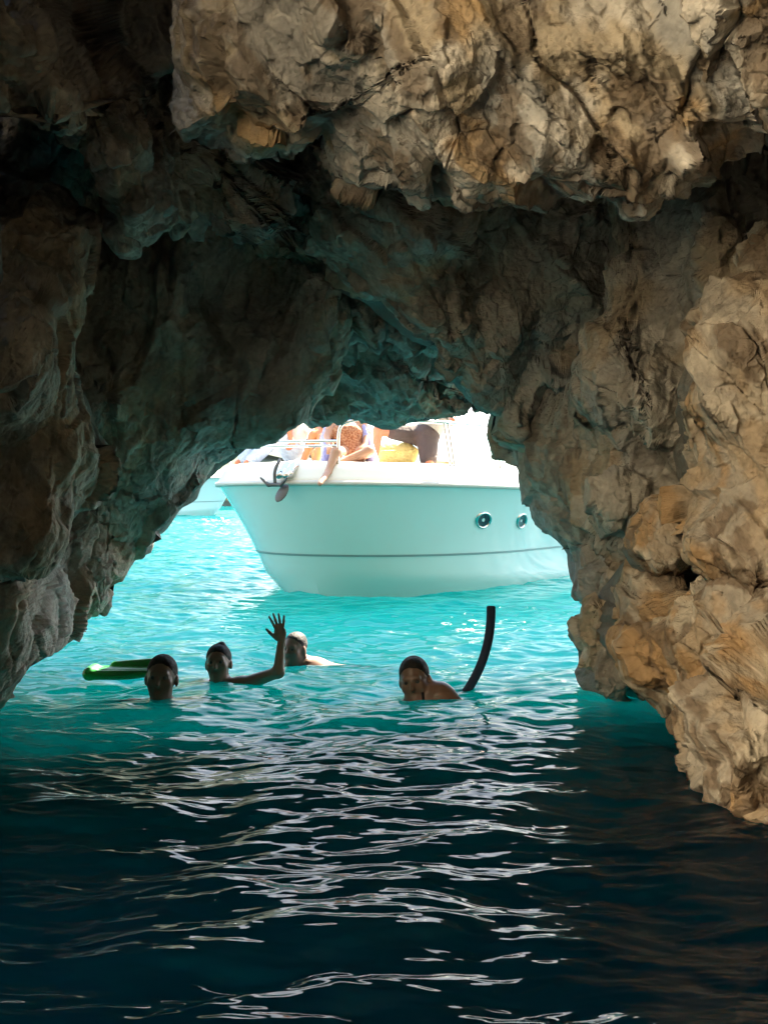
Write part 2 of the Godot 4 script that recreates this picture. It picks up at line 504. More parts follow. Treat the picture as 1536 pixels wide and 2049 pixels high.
	e = rock("boulder", [[1400, 640], [1430, 618], [1500, 595], [1600, 570], [1900, 600], [1900, 1200], [1560, 1225], [1520, 1220], [1495, 1215], [1480, 1190], [1455, 1150], [1420, 1125], [1395, 1110], [1385, 1060], [1360, 1010], [1345, 960], [1330, 900], [1340, 830], [1355, 770], [1375, 700]], 1580, 880,
		[[1340, 900, 5.6], [1400, 640, 5.3], [1450, 800, 4.9], [1500, 1200, 4.8], [1700, 900, 4.2], [1480, 700, 4.8]],
		{n = 300, pal = brown, frame = lean, a1 = 0.11, a2 = 0.06, a3 = 0.012, s1 = 0.75, rim = 0.4, back = 0.8, sharp = 9.0, off = Vector3(19, 2, 23)})
	tag(e, "tall tan rock shoulder with a rusty streak bulging from the cave wall", "boulder")
	e = rock("boulder", [[1262, 1110], [1270, 1050], [1300, 1000], [1350, 995], [1410, 1050], [1400, 1125], [1350, 1143], [1300, 1146]], 1335, 1080, [[1335, 1080, 5.6], [1280, 1060, 5.8]], {n = 110, pal = brown, frame = lean3, a1 = 0.03, a2 = 0.02, a3 = 0.01, s1 = 0.4, rim = 0.3, back = 0.4, off = Vector3(2, 2, 2)})
	tag(e, "rounded brown block wedged on top of the big tan boulder", "boulder")
	e = rock("boulder", [[1490, 540], [1485, 500], [1500, 470], [1530, 440], [1750, 400], [1750, 620], [1540, 605], [1500, 580]], 1600, 520, [[1500, 520, 5.2], [1700, 500, 4.8]], {n = 110, pal = brown, frame = lean3, a1 = 0.05, a2 = 0.03, a3 = 0.012, s1 = 0.4, rim = 0.3, back = 0.5, off = Vector3(2, 12, 2)})
	tag(e, "rounded brown rock lump above the tall tan shoulder", "boulder")
	unseen_cliff()
	hillside()


# The pierced headland, plus unseen roof and walls added to shape the light.
func unseen_cliff() -> void:
	var bounce_rock := Color(0.68, 0.60, 0.47)
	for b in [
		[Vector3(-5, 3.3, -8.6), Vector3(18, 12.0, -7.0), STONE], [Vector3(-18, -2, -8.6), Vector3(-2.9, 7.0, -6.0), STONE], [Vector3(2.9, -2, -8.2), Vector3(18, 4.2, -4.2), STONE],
		[Vector3(-2.2, 4.9, -7.0), Vector3(18, 8.0, 3.0), STONE],  # unseen roof over the viewer, added to keep sky light off the water
		[Vector3(-18, -2, -5.0), Vector3(-1.72, 4.6, -3.45), STONE],  # unseen near wall, added to keep light out of the deep cave
		[Vector3(2.5, -2, -4.2), Vector3(18, 8.0, 3.0), STONE], [Vector3(-2.9, -2, 3.0), Vector3(18, 8.0, 6.0), STONE],  # unseen walls to the right and behind, added to block light
		[Vector3(-9.5, -8.5, 0), Vector3(9.5, 8.5, 3), bounce_rock, Transform3D(Basis(Vector3.UP, -PI / 4), Vector3(-8.3, 6.5, 2.6))],  # unseen pale rock face, added to bounce sunlight onto the boulders
	]:
		var st := SurfaceTool.new()
		st.begin(Mesh.PRIMITIVE_TRIANGLES)
		var lo: Vector3 = b[0]
		var hi: Vector3 = b[1]
		var k := 22
		for axis in 3:
			for s in 2:
				for j in k:
					for i in k:
						var q := []
						for c in [[0, 0], [1, 0], [1, 1], [0, 1]]:
							var t := Vector3.ZERO
							t[axis] = s
							t[(axis + 1) % 3] = float(i + c[0]) / k
							t[(axis + 2) % 3] = float(j + c[1]) / k
							var p := lo + (hi - lo) * t
							if b.size() > 3: p = b[3] * p
							p += Vector3(n_a.get_noise_3dv(p * 0.4), n_a.get_noise_3dv(p * 0.4 + Vector3(5, 5, 5)), n_a.get_noise_3dv(p * 0.4 + Vector3(15, 5, 5))) * 0.35
							p += Vector3(n_b.get_noise_3dv(p * 1.1), n_a.get_noise_3dv(p * 1.7 + Vector3(5, 5, 5)), n_b.get_noise_3dv(p * 1.1 + Vector3(15, 5, 5))) * 0.16
							q.append(p)
						for v in ([0, 2, 1, 0, 3, 2] if s == 1 else [0, 1, 2, 0, 2, 3]):
							st.set_color(b[2])
							st.add_vertex(q[v])
		st.generate_normals()
		tag(mesh_node("unseen_cliff", st.commit(), M.rock), "", "", "", "structure")


# Far land across the bay; left end raised to darken reflections on the sea.
func hillside() -> void:
	var rows := []
	for j in 15:
		var row := []
		for i in 90:
			var x := lerpf(-150, 150, i / 89.0)
			var t := j / 14.0
			var h := (lerpf(42.0, 7.0, smoothstep(-27.0, -8.0, x)) + 7.0 * n_a.get_noise_1d(x * 0.012 + 4.0)) * pow(t, 0.8) - 0.4
			row.append(Vector3(x + n_a.get_noise_2d(x * 0.1, t * 9.0) * 2.0, h + n_a.get_noise_2d(x * 0.2, t * 7.0 + 40.0) * 1.5 * t, -75.0 - 28.0 * t + n_a.get_noise_2d(x * 0.15, t * 5.0 + 20.0) * 4.0))
		rows.append(row)
	var m := plain("scrub", Color(0.065, 0.08, 0.055), 0.95)
	tag(mesh_node("hillside", sheet(rows), m), "", "", "", "structure")


# ---------------------------------------------------------------- sea

func wave(x: float, z: float) -> float:
	var h := 0.042 * n_w.get_noise_2d(x * 0.5, z * 0.85)
	h += 0.021 * n_w.get_noise_2d(x * 1.5 + 40.0, z * 2.5 + x * 0.3)
	h += 0.0095 * n_w.get_noise_2d(x * 3.0 - z * 0.5 + 9.0, z * 6.3 + 70.0)
	h += 0.0036 * n_w.get_noise_2d(x * 6.5 + z, z * 13.0 - 30.0)
	h += 0.0009 * n_w.get_noise_2d(x * 12.0 - z * 2.0, z * 26.0 + 15.0)
	return h


func sea() -> void:
	var rows := 1700
	var cols := 420
	var V := []
	V.resize(rows + 1)
	var make := func(j: int) -> void:
		var P := PackedVector3Array()
		P.resize(cols + 1)
		var t := float(j) / rows
		var d := 2.1 * pow(60.0 / 2.1, pow(t, 1.25))
		for i in cols + 1:
			var x := (2.0 * i / cols - 1.0) * 0.5 * d * (1.0 + 0.4 / d)
			P[i] = Vector3(x, wave(x, -d), -d)
		V[j] = P
	var g := WorkerThreadPool.add_group_task(make, rows + 1, -1, true)
	WorkerThreadPool.wait_for_group_task_completion(g)
	var v := PackedVector3Array()
	var n := PackedVector3Array()
	var idx := PackedInt32Array()
	for j in rows + 1: v.append_array(V[j])
	n.resize(v.size())
	var S := cols + 1
	for j in rows + 1:
		for i in S:
			var du := v[j * S + mini(i + 1, cols)] - v[j * S + maxi(i - 1, 0)]
			var dv := v[mini(j + 1, rows) * S + i] - v[maxi(j - 1, 0) * S + i]
			n[j * S + i] = du.cross(dv).normalized()
	for j in rows:
		for i in cols:
			var k := j * S + i
			idx.append_array([k, k + S, k + 1, k + 1, k + S, k + S + 1])
	tag(mesh_node("sea", arrays_mesh(v, n, idx), M.water), "", "", "", "structure")
	var st := SurfaceTool.new()
	st.begin(Mesh.PRIMITIVE_TRIANGLES)
	for q in [[[-1.25, -2.1], [-30.2, -60.0], [-450.0, -60.0], [-450.0, -2.1]], [[30.2, -60.0], [1.25, -2.1], [450.0, -2.1], [450.0, -60.0]], [[-450.0, 450.0], [450.0, 450.0], [450.0, -2.1], [-450.0, -2.1]], [[-450.0, -60.0], [450.0, -60.0], [450.0, -450.0], [-450.0, -450.0]]]:
		for k in [0, 2, 1, 0, 3, 2]:
			st.set_normal(Vector3.UP)
			st.add_vertex(Vector3(q[k][0], 0.0, q[k][1]))
	tag(mesh_node("sea", st.commit(), M.water), "", "", "", "structure")
	# the unseen bottom: pale sand outside; dark bed and ridge added to stop the glow
	for b in [[-450.0, -6.2, M.sand, -450.0, -1.6], [-6.2, 450.0, M.dark_bed, 0.0, -4.5]]:
		var bed := []
		var far: float = b[0] if b[0] > -100.0 else -450.0
		for j in 41:
			var row := []
			for i in 61:
				var u := i / 30.0 - 1.0
				var x := signf(u) * (absf(u) * 12.0 + pow(absf(u), 5.0) * 438.0)
				var t := j / 40.0
				var z := lerpf(b[1] if b[0] < -100.0 else b[0], b[0] if b[0] < -100.0 else b[1], pow(t, 3.0))
				if j == 0: z += 0.7 * n_a.get_noise_1d(x * 0.5) - 0.25 * x * float(absf(x) < 3.0)
				var glow_sill := maxf(0.0, 1.0 - j / 3.0) if b[0] > -100.0 else 0.0
				row.append(Vector3(x, lerpf(b[4], -0.26, glow_sill) + 0.2 * n_a.get_noise_2d(x * 0.9, z * 0.5), z))
			bed.append(row)
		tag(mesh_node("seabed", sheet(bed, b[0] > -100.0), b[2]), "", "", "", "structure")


# ---------------------------------------------------------------- bodies: distance fields meshed as surface nets

func sdf(ops: Array, cell: float) -> Array:
	var lo := Vector3.ONE * 1e9
	var hi := Vector3.ONE * -1e9
	for op in ops:
		if op[0] == "c":
			var r: float = maxf(op[3], op[4])
			for p in [op[1], op[2]]:
				lo = lo.min(p - Vector3.ONE * r)
				hi = hi.max(p + Vector3.ONE * r)
		elif op[0] == "e":
			var r2: float = maxf(op[3].x, maxf(op[3].y, op[3].z))
			lo = lo.min(op[1] - Vector3.ONE * r2)
			hi = hi.max(op[1] + Vector3.ONE * r2)
	lo -= Vector3.ONE * cell * 4.0
	hi += Vector3.ONE * cell * 4.0
	var nx := ceili((hi.x - lo.x) / cell) + 1
	var ny := ceili((hi.y - lo.y) / cell) + 1
	var nz := ceili((hi.z - lo.z) / cell) + 1
	var g := PackedFloat32Array()
	g.resize(nx * ny * nz)
	g.fill(100.0)
	for op in ops:
		var kind: String = op[0]
		var bl := lo
		var bh := hi
		var k: float = op[5] if kind == "c" else op[4] if kind.ends_with("e") else 0.0
		var ca := Vector3.ZERO
		var cb := Vector3.ZERO
		var ra := 0.0
		var rb := 0.0
		var inv := Basis()
		var rad := Vector3.ONE
		if kind == "c":
			ca = op[1]; cb = op[2]; ra = op[3]; rb = op[4]
			var m := maxf(ra, rb) + cell * 3.0 + k
			bl = ca.min(cb) - Vector3.ONE * m
			bh = ca.max(cb) + Vector3.ONE * m
		elif kind != "-p":
			ca = op[1]
			inv = (op[2] as Basis).transposed()
			rad = op[3]
			var m2 := maxf(rad.x, maxf(rad.y, rad.z)) + cell * 3.0 + k
			bl = ca - Vector3.ONE * m2
			bh = ca + Vector3.ONE * m2
		else:
			ca = op[1]; cb = op[2]
		var i0 := clampi(floori((bl.x - lo.x) / cell), 0, nx - 1)
		var i1 := clampi(ceili((bh.x - lo.x) / cell), 0, nx - 1)
		var j0 := clampi(floori((bl.y - lo.y) / cell), 0, ny - 1)
		var j1 := clampi(ceili((bh.y - lo.y) / cell), 0, ny - 1)
		var k0 := clampi(floori((bl.z - lo.z) / cell), 0, nz - 1)
		var k1 := clampi(ceili((bh.z - lo.z) / cell), 0, nz - 1)
		var ab := cb - ca
		var ll := maxf(ab.length_squared(), 1e-9)
		var small := minf(rad.x, minf(rad.y, rad.z))
		for kk in range(k0, k1 + 1):
			for jj in range(j0, j1 + 1):
				var at0 := (kk * ny + jj) * nx
				for ii in range(i0, i1 + 1):
					var p := lo + Vector3(ii, jj, kk) * cell
					var old := g[at0 + ii]
					if kind == "c":
						var t := clampf((p - ca).dot(ab) / ll, 0.0, 1.0)
						var d := p.distance_to(ca + ab * t) - lerpf(ra, rb, t)
						var h := maxf(k - absf(old - d), 0.0) / k
						g[at0 + ii] = minf(old, d) - h * h * k * 0.25
					elif kind == "-p":
						g[at0 + ii] = maxf(old, cb.dot(p - ca))
					else:
						var l := inv * (p - ca)
						var u := (l / rad).length()
						var d2 := (u - 1.0) * small if u < 1.0 else (u - 1.0) * u / maxf((l / (rad * rad)).length(), 1e-6)
						if kind == "e":
							var h2 := maxf(k - absf(old - d2), 0.0) / k
							g[at0 + ii] = minf(old, d2) - h2 * h2 * k * 0.25
						else:
							var h3 := maxf(k - absf(old + d2), 0.0) / k
							g[at0 + ii] = maxf(old, -d2) + h3 * h3 * k * 0.25
	var v := PackedVector3Array()
	var idx := PackedInt32Array()
	var which := {}
	var sy := nx
	var sz := nx * ny
	var corner := [0, 1, sy, sy + 1, sz, sz + 1, sz + sy, sz + sy + 1]
	var spot := [Vector3(0, 0, 0), Vector3(1, 0, 0), Vector3(0, 1, 0), Vector3(1, 1, 0), Vector3(0, 0, 1), Vector3(1, 0, 1), Vector3(0, 1, 1), Vector3(1, 1, 1)]
	var edges := [[0, 1], [2, 3], [4, 5], [6, 7], [0, 2], [1, 3], [4, 6], [5, 7], [0, 4], [1, 5], [2, 6], [3, 7]]
	var near := cell * 2.5
	for kk in nz - 1:
		for jj in ny - 1:
			var base := (kk * ny + jj) * nx
			for ii in nx - 1:
				var b := base + ii
				if absf(g[b]) > near: continue
				var inside := 0
				for c in corner:
					if g[b + c] < 0.0: inside += 1
				if inside == 0 or inside == 8: continue
				var s := Vector3.ZERO
				var n := 0
				for e in edges:
					var va := g[b + corner[e[0]]]
					var vb := g[b + corner[e[1]]]
					if (va < 0.0) != (vb < 0.0):
						s += (spot[e[0]] as Vector3).lerp(spot[e[1]], va / (va - vb))
						n += 1
				which[b] = v.size()
				v.append(lo + (Vector3(ii, jj, kk) + s / n) * cell)
	for b in which:
		var inside: bool = g[b] < 0.0
		for axis in 3:
			var step: int = [1, sy, sz][axis]
			var o1: int = [sy, sz, 1][axis]
			var o2: int = [sz, 1, sy][axis]
			if (g[b + step] < 0.0) == inside: continue
			if not (which.has(b - o1) and which.has(b - o2) and which.has(b - o1 - o2)): continue
			var q := [which[b], which[b - o1], which[b - o1 - o2], which[b - o2]]
			if inside: idx.append_array([q[0], q[2], q[1], q[0], q[3], q[2]])
			else: idx.append_array([q[0], q[1], q[2], q[0], q[2], q[3]])
	var nn := PackedVector3Array()
	nn.resize(v.size())
	for t in range(0, idx.size(), 3):
		var f := (v[idx[t + 2]] - v[idx[t]]).cross(v[idx[t + 1]] - v[idx[t]])
		for c in 3: nn[idx[t + c]] += f
	for i in nn.size(): nn[i] = nn[i].normalized()
	return [v, nn, idx]


func joined(parts: Array) -> ArrayMesh:
	var v := PackedVector3Array()
	var n := PackedVector3Array()
	var idx := PackedInt32Array()
	for p in parts:
		var b := v.size()
		v.append_array(p[0])
		n.append_array(p[1])
		for i in p[2]: idx.append(b + i)
	return arrays_mesh(v, n, idx)


func cap(a: Vector3, b: Vector3, ra: float, rb: float, k := 0.03) -> Array:
	return ["c", a, b, ra, rb, k]


# A head round c, facing b.z; s scales it.
func head_ops(c: Vector3, b: Basis, s := 1.0, mouth := 0.009) -> Array:
	var p := func(x: float, y: float, z: float) -> Vector3: return c + b * (Vector3(x, y, z) * s)
	var o := [
		["e", p.call(0, 0.034, -0.018), b, Vector3(0.074, 0.086, 0.093) * s, 0.01],
		["e", p.call(0, -0.03, 0.014), b, Vector3(0.061, 0.086, 0.074) * s, 0.03],
		cap(p.call(0, -0.078, 0.036), p.call(0, -0.094, 0.058), 0.036 * s, 0.026 * s, 0.03),
		["e", p.call(-0.036, -0.022, 0.052), b, Vector3.ONE * 0.027 * s, 0.02],
		["e", p.call(0.036, -0.022, 0.052), b, Vector3.ONE * 0.027 * s, 0.02],
		cap(p.call(-0.034, 0.024, 0.07), p.call(0.034, 0.024, 0.07), 0.014 * s, 0.014 * s, 0.015),
		cap(p.call(0, 0.008, 0.083), p.call(0, -0.028, 0.1), 0.008 * s, 0.013 * s, 0.008),
		["e", p.call(-0.076, -0.008, -0.012), b, Vector3(0.011, 0.032, 0.02) * s, 0.006],
		["e", p.call(0.076, -0.008, -0.012), b, Vector3(0.011, 0.032, 0.02) * s, 0.006],
		["-e", p.call(-0.03, 0.006, 0.09), b, Vector3(0.016, 0.011, 0.014) * s, 0.01],
		["-e", p.call(0.03, 0.006, 0.09), b, Vector3(0.016, 0.011, 0.014) * s, 0.01],
		["-e", p.call(0, -0.06, 0.092), b, Vector3(0.024 * s, mouth, 0.016 * s), 0.006],
		cap(p.call(0, -0.07, -0.02), p.call(0, -0.165, -0.035), 0.05 * s, 0.058 * s, 0.03),
	]
	return o


func hair_ops(c: Vector3, b: Basis, s := 1.0, grow := 0.004, low := 0.055) -> Array:
	var m := c + b * (Vector3(0, 0.036, -0.022) * s)
	return [["e", m, b, Vector3(0.074, 0.086, 0.093) * s + Vector3.ONE * grow, 0.01], ["-p", c + b * (Vector3(0, low, 0.055) * s), b * Vector3(0, -0.62, 0.78)], ["-p", c + b * (Vector3(0, -0.045, -0.05) * s), b * Vector3(0, -1, 0.1)]]


func face_basis(turn: float, nod: float, roll: float) -> Basis:
	return Basis.from_euler(Vector3(deg_to_rad(nod), deg_to_rad(turn), deg_to_rad(roll)))


func skin(c: Color) -> StandardMaterial3D:
	var m := StandardMaterial3D.new()
	m.resource_name = "skin"
	m.albedo_color = c.linear_to_srgb()
	m.roughness = 0.42
	return m


func cloth(c: Color, rough := 0.9) -> StandardMaterial3D:
	var m := StandardMaterial3D.new()
	m.resource_name = "cloth"
	m.albedo_color = c.linear_to_srgb()
	m.roughness = rough
	m.heightmap_enabled = true
	m.heightmap_texture = M.folds
	m.heightmap_scale = 1.5
	m.uv1_triplanar = true
	m.uv1_scale = Vector3(2.5, 2.5, 2.5)
	return m


func person_node(label: String, where: Vector3, group := "") -> Node3D:
	var o := Node3D.new()
	o.name = numbered("person")
	o.position = where
	add_child(o)
	tag(o, label, "person", group)
	return o


func shifted(parts: Array, by: Vector3) -> Array:
	for p in parts:
		var v: PackedVector3Array = p[0]
		for i in v.size(): v[i] -= by
		p[0] = v
	return parts


func eyes(parent: Node3D, c: Vector3, b: Basis, s: float) -> void:
	var e := SphereMesh.new()
	e.radius = 0.0105 * s
	e.height = 0.021 * s
	e.radial_segments = 12
	e.rings = 6
	for x in [-0.03, 0.03]:
		var m := mesh_node("eye", e, M.eye, parent)
		m.position = c + b * (Vector3(x, 0.006, 0.074) * s) - parent.position


func swimmers() -> void:
	var tan_ := skin(Color(0.27, 0.155, 0.105))
	var deep := skin(Color(0.22, 0.12, 0.08))
	var hair := cloth(Color(0.02, 0.014, 0.01), 0.75)
	# the one beside the green float
	var c := at(323, 1358, 6.76)
	var b := face_basis(0, -8, -2)
	var w := Vector3(c.x, 0, c.z)
	var o := person_node("smiling person with very short hair in the water beside the green float", w)
	var ops := head_ops(c, b, 1.12, 0.014)
	ops += [cap(w + Vector3(-0.18, -0.07, -0.05), w + Vector3(0.18, -0.07, -0.05), 0.066, 0.066, 0.04), cap(w + Vector3(0, -0.14, -0.05), w + Vector3(0, -0.4, -0.1), 0.13, 0.12, 0.05), cap(w + Vector3(-0.17, -0.08, -0.05), w + Vector3(-0.42, -0.11, 0.05), 0.05, 0.04, 0.04), cap(w + Vector3(0.17, -0.08, -0.05), w + Vector3(0.40, -0.09, 0.04), 0.05, 0.045, 0.04)]
	mesh_node("body", joined(shifted([sdf(ops, 0.0085)], w)), deep, o)
	mesh_node("hair", joined(shifted([sdf(hair_ops(c, b, 1.12, 0.003), 0.008)], w)), hair, o)
	eyes(o, c, b, 1.12)
	# the one who waves
	c = at(437, 1328, 7.37)
	b = face_basis(-4, -10, 3)
	w = Vector3(c.x, 0, c.z)
	o = person_node("laughing person in the water with one arm raised, waving", w)
	ops = head_ops(c, b, 1.0, 0.017)
	var sh := at(482, 1371, 7.35)
	var el := at(557, 1345, 7.2)
	var wr := at(563, 1281, 7.24)
	ops += [cap(w + Vector3(-0.14, -0.07, -0.05), sh, 0.05, 0.05, 0.05), cap(w + Vector3(0, -0.14, -0.05), w + Vector3(0, -0.4, -0.1), 0.11, 0.11, 0.05), cap(sh, el, 0.045, 0.034, 0.04), cap(el, wr, 0.034, 0.023, 0.025)]
	var hand := []
	var up := Vector3(-0.16, 0.98, 0.05).normalized()
	var side := Vector3(0.98, 0.16, 0.0)
	var palm := wr + up * 0.045
	hand += [["e", palm, Basis(side, up, side.cross(up)), Vector3(0.037, 0.052, 0.015), 0.012], cap(wr - up * 0.03, wr + up * 0.01, 0.023, 0.024, 0.015)]
	for f in [[-0.027, 0.072, -0.30], [-0.009, 0.082, -0.14], [0.009, 0.076, 0.02], [0.026, 0.06, 0.26]]:
		var knuckle: Vector3 = palm + side * f[0] + up * 0.04
		var way: Vector3 = (up + side * f[2]).normalized()
		hand += [cap(knuckle, knuckle + way * f[1] * 0.5, 0.0085, 0.008, 0.006), cap(knuckle + way * f[1] * 0.5, knuckle + way * f[1] + Vector3(0, 0, 0.012), 0.008, 0.0065, 0.005)]
	hand += [cap(palm - side * 0.028 - up * 0.03, palm - side * 0.062 + up * 0.012, 0.012, 0.0095, 0.008), cap(palm - side * 0.062 + up * 0.012, palm - side * 0.078 + up * 0.036, 0.0095, 0.007, 0.005)]
	mesh_node("body", joined(shifted([sdf(ops, 0.0085), sdf(hand, 0.004)], w)), tan_, o)
	mesh_node("hair", joined(shifted([sdf(hair_ops(c, b, 1.0, 0.004) + [["e", c + b * Vector3(0.02, 0.115, -0.02), b, Vector3(0.02, 0.022, 0.02), 0.02]], 0.008)], w)), hair, o)
	eyes(o, c, b, 1.0)
	# the one behind the raised hand
	c = at(589, 1299, 8.1)
	b = face_basis(-28, -2, 0)
	w = Vector3(c.x, 0, c.z)
	o = person_node("person in the water behind the raised hand, back breaking the surface", w)
	ops = head_ops(c, b, 0.95)
	ops += [cap(w + Vector3(-0.1, -0.08, -0.06), w + Vector3(0.14, -0.03, -0.03), 0.06, 0.06, 0.05), cap(w + Vector3(0.05, -0.08, -0.05), w + Vector3(0.42, -0.115, 0.05), 0.12, 0.1, 0.08), cap(w + Vector3(0.42, -0.115, 0.05), w + Vector3(0.8, -0.16, 0.1), 0.1, 0.08, 0.08)]
	mesh_node("body", joined(shifted([sdf(ops, 0.0095)], w)), deep, o)
	mesh_node("hair", joined(shifted([sdf(hair_ops(c, b, 0.95, 0.002, 0.066), 0.008)], w)), hair, o)
	eyes(o, c, b, 0.95)
	# the swimmer with the noodle
	c = at(829, 1362, 6.84)
	b = face_basis(-12, 2, 9)
	w = Vector3(c.x, 0, c.z)
	o = person_node("swimmer with wet hair leaning on the dark foam noodle", w)
	ops = head_ops(c, b, 1.1)
	var s2 := at(880, 1396, 6.8)
	ops += [cap(w + Vector3(-0.1, -0.12, -0.02), s2, 0.06, 0.085, 0.06), cap(w + Vector3(0.05, -0.16, -0.05), w + Vector3(0.1, -0.4, -0.12), 0.12, 0.12, 0.05), cap(s2, at(925, 1420, 6.75), 0.07, 0.045, 0.05)]
	mesh_node("body", joined(shifted([sdf(ops, 0.0085)], w)), deep, o)
	mesh_node("hair", joined(shifted([sdf(hair_ops(c, b, 1.1, 0.005, 0.068) + [cap(c + b * Vector3(-0.062, 0.02, -0.01), c + b * Vector3(-0.07, -0.16, 0.0), 0.012, 0.005, 0.02)], 0.008)], w)), hair, o)
	mesh_node("strap", tube([c + b * Vector3(0.045, -0.13, 0.03) - w, s2 + Vector3(-0.10, 0.035, 0.055) - w, s2 + Vector3(-0.09, -0.06, 0.075) - w], 0.008, 6), M.dark_cloth, o)
	eyes(o, c, b, 1.1)
	# the noodle
	var path := []
	for k in 25:
		var t := k / 24.0
		var x := lerpf(905, 982, 1.0 - pow(1.0 - t, 2.3))
		var y := lerpf(1420, 1215, t)
		path.append(at(x, y, 6.95))
	var root := Vector3(path[0].x, 0, path[0].z)
	for k in path.size(): path[k] -= root
	var nd := mesh_node("pool_noodle", tube(path, 0.0265, 18, true), M.foam)
	nd.position = root
	tag(nd, "dark blue foam pool noodle curving up out of the water", "pool noodle")
	# the float
	var f0 := at(240, 1352, 7.45)
	f0.y = 0.02
	var fops := [["e", Vector3(0.0, 0.02, 0.0), Basis(), Vector3(0.2, 0.035, 0.13), 0.02]]
	for k in 4: fops.append(cap(Vector3(-0.16 + 0.03 * absf(k - 1.5), 0.025, -0.1 + 0.065 * k), Vector3(0.2, 0.035, -0.1 + 0.065 * k), 0.03, 0.024, 0.012))
	fops.append(cap(Vector3(-0.17, 0.03, -0.07), Vector3(-0.17, 0.03, 0.08), 0.042, 0.042, 0.03))
	fops.append(cap(Vector3(-0.05, 0.06, -0.08), Vector3(0.2, 0.075, -0.08), 0.025, 0.03, 0.02))
	var fl := mesh_node("float", joined([sdf(fops, 0.008)]), M.green)
	fl.position = f0
	tag(fl, "soft green inflatable float drifting behind a smiling swimmer", "float")


# Someone on the boat: joints in the world, then skin and clothing.
func figure(label: String, J: Dictionary, flesh: StandardMaterial3D, hairc: Color, clothes: Array) -> Node3D:
	var w: Vector3 = J.hip
	var o := person_node(label, w)
	var up: Vector3 = (J.neck - J.hip).normalized()
	var across: Vector3 = J.across
	var ops := [cap(J.hip - across * 0.07, J.hip + across * 0.07, 0.105, 0.105, 0.05), cap(J.hip, J.chest, 0.12, 0.125, 0.06), cap(J.chest - across * 0.06, J.chest + across * 0.06, 0.115, 0.115, 0.06), cap(J.neck - across * 0.15 - up * 0.04, J.neck + across * 0.15 - up * 0.04, 0.055, 0.055, 0.05)]
	for s in ["l", "r"]:
		var k := -1.0 if s == "l" else 1.0
		if J.has("knee_" + s):
			var a: Vector3 = J.hip + across * 0.09 * k
			ops += [cap(a, J["knee_" + s], 0.085, 0.058, 0.04), cap(J["knee_" + s], J["ankle_" + s], 0.056, 0.036, 0.03), cap(J["ankle_" + s], J["toe_" + s], 0.038, 0.028, 0.02)]
		if J.has("hand_" + s):
			var sh: Vector3 = J.neck + across * 0.17 * k - up * 0.05
			ops += [cap(sh, J["elbow_" + s], 0.05, 0.038, 0.04), cap(J["elbow_" + s], J["hand_" + s], 0.037, 0.026, 0.03), ["e", J["hand_" + s], Basis(), Vector3(0.035, 0.05, 0.04), 0.02]]
			for f in 4:
				var h: Vector3 = J["hand_" + s]
				ops.append(cap(h + Vector3(-0.027 + f * 0.018, 0.0, 0.02), h + Vector3(-0.03 + f * 0.02, -0.06 + absf(f - 1.3) * 0.008, 0.035), 0.011, 0.009, 0.008))
	var hb: Basis = J.get("face", Basis())
	var hc: Vector3 = J.neck + up * 0.13 + Vector3(0, 0.05, 0.02)
	ops += head_ops(hc, hb, 0.95)
	mesh_node("body", joined(shifted([sdf(ops, 0.016)], w)), flesh, o)
	mesh_node("hair", joined(shifted([sdf(hair_ops(hc, hb, 0.95, 0.012), 0.014)], w)), cloth(hairc, 0.6), o)
	for cl in clothes:
		mesh_node(cl[0], joined(shifted([sdf(cl[1], 0.016)], w)), cl[2], o)
	return o


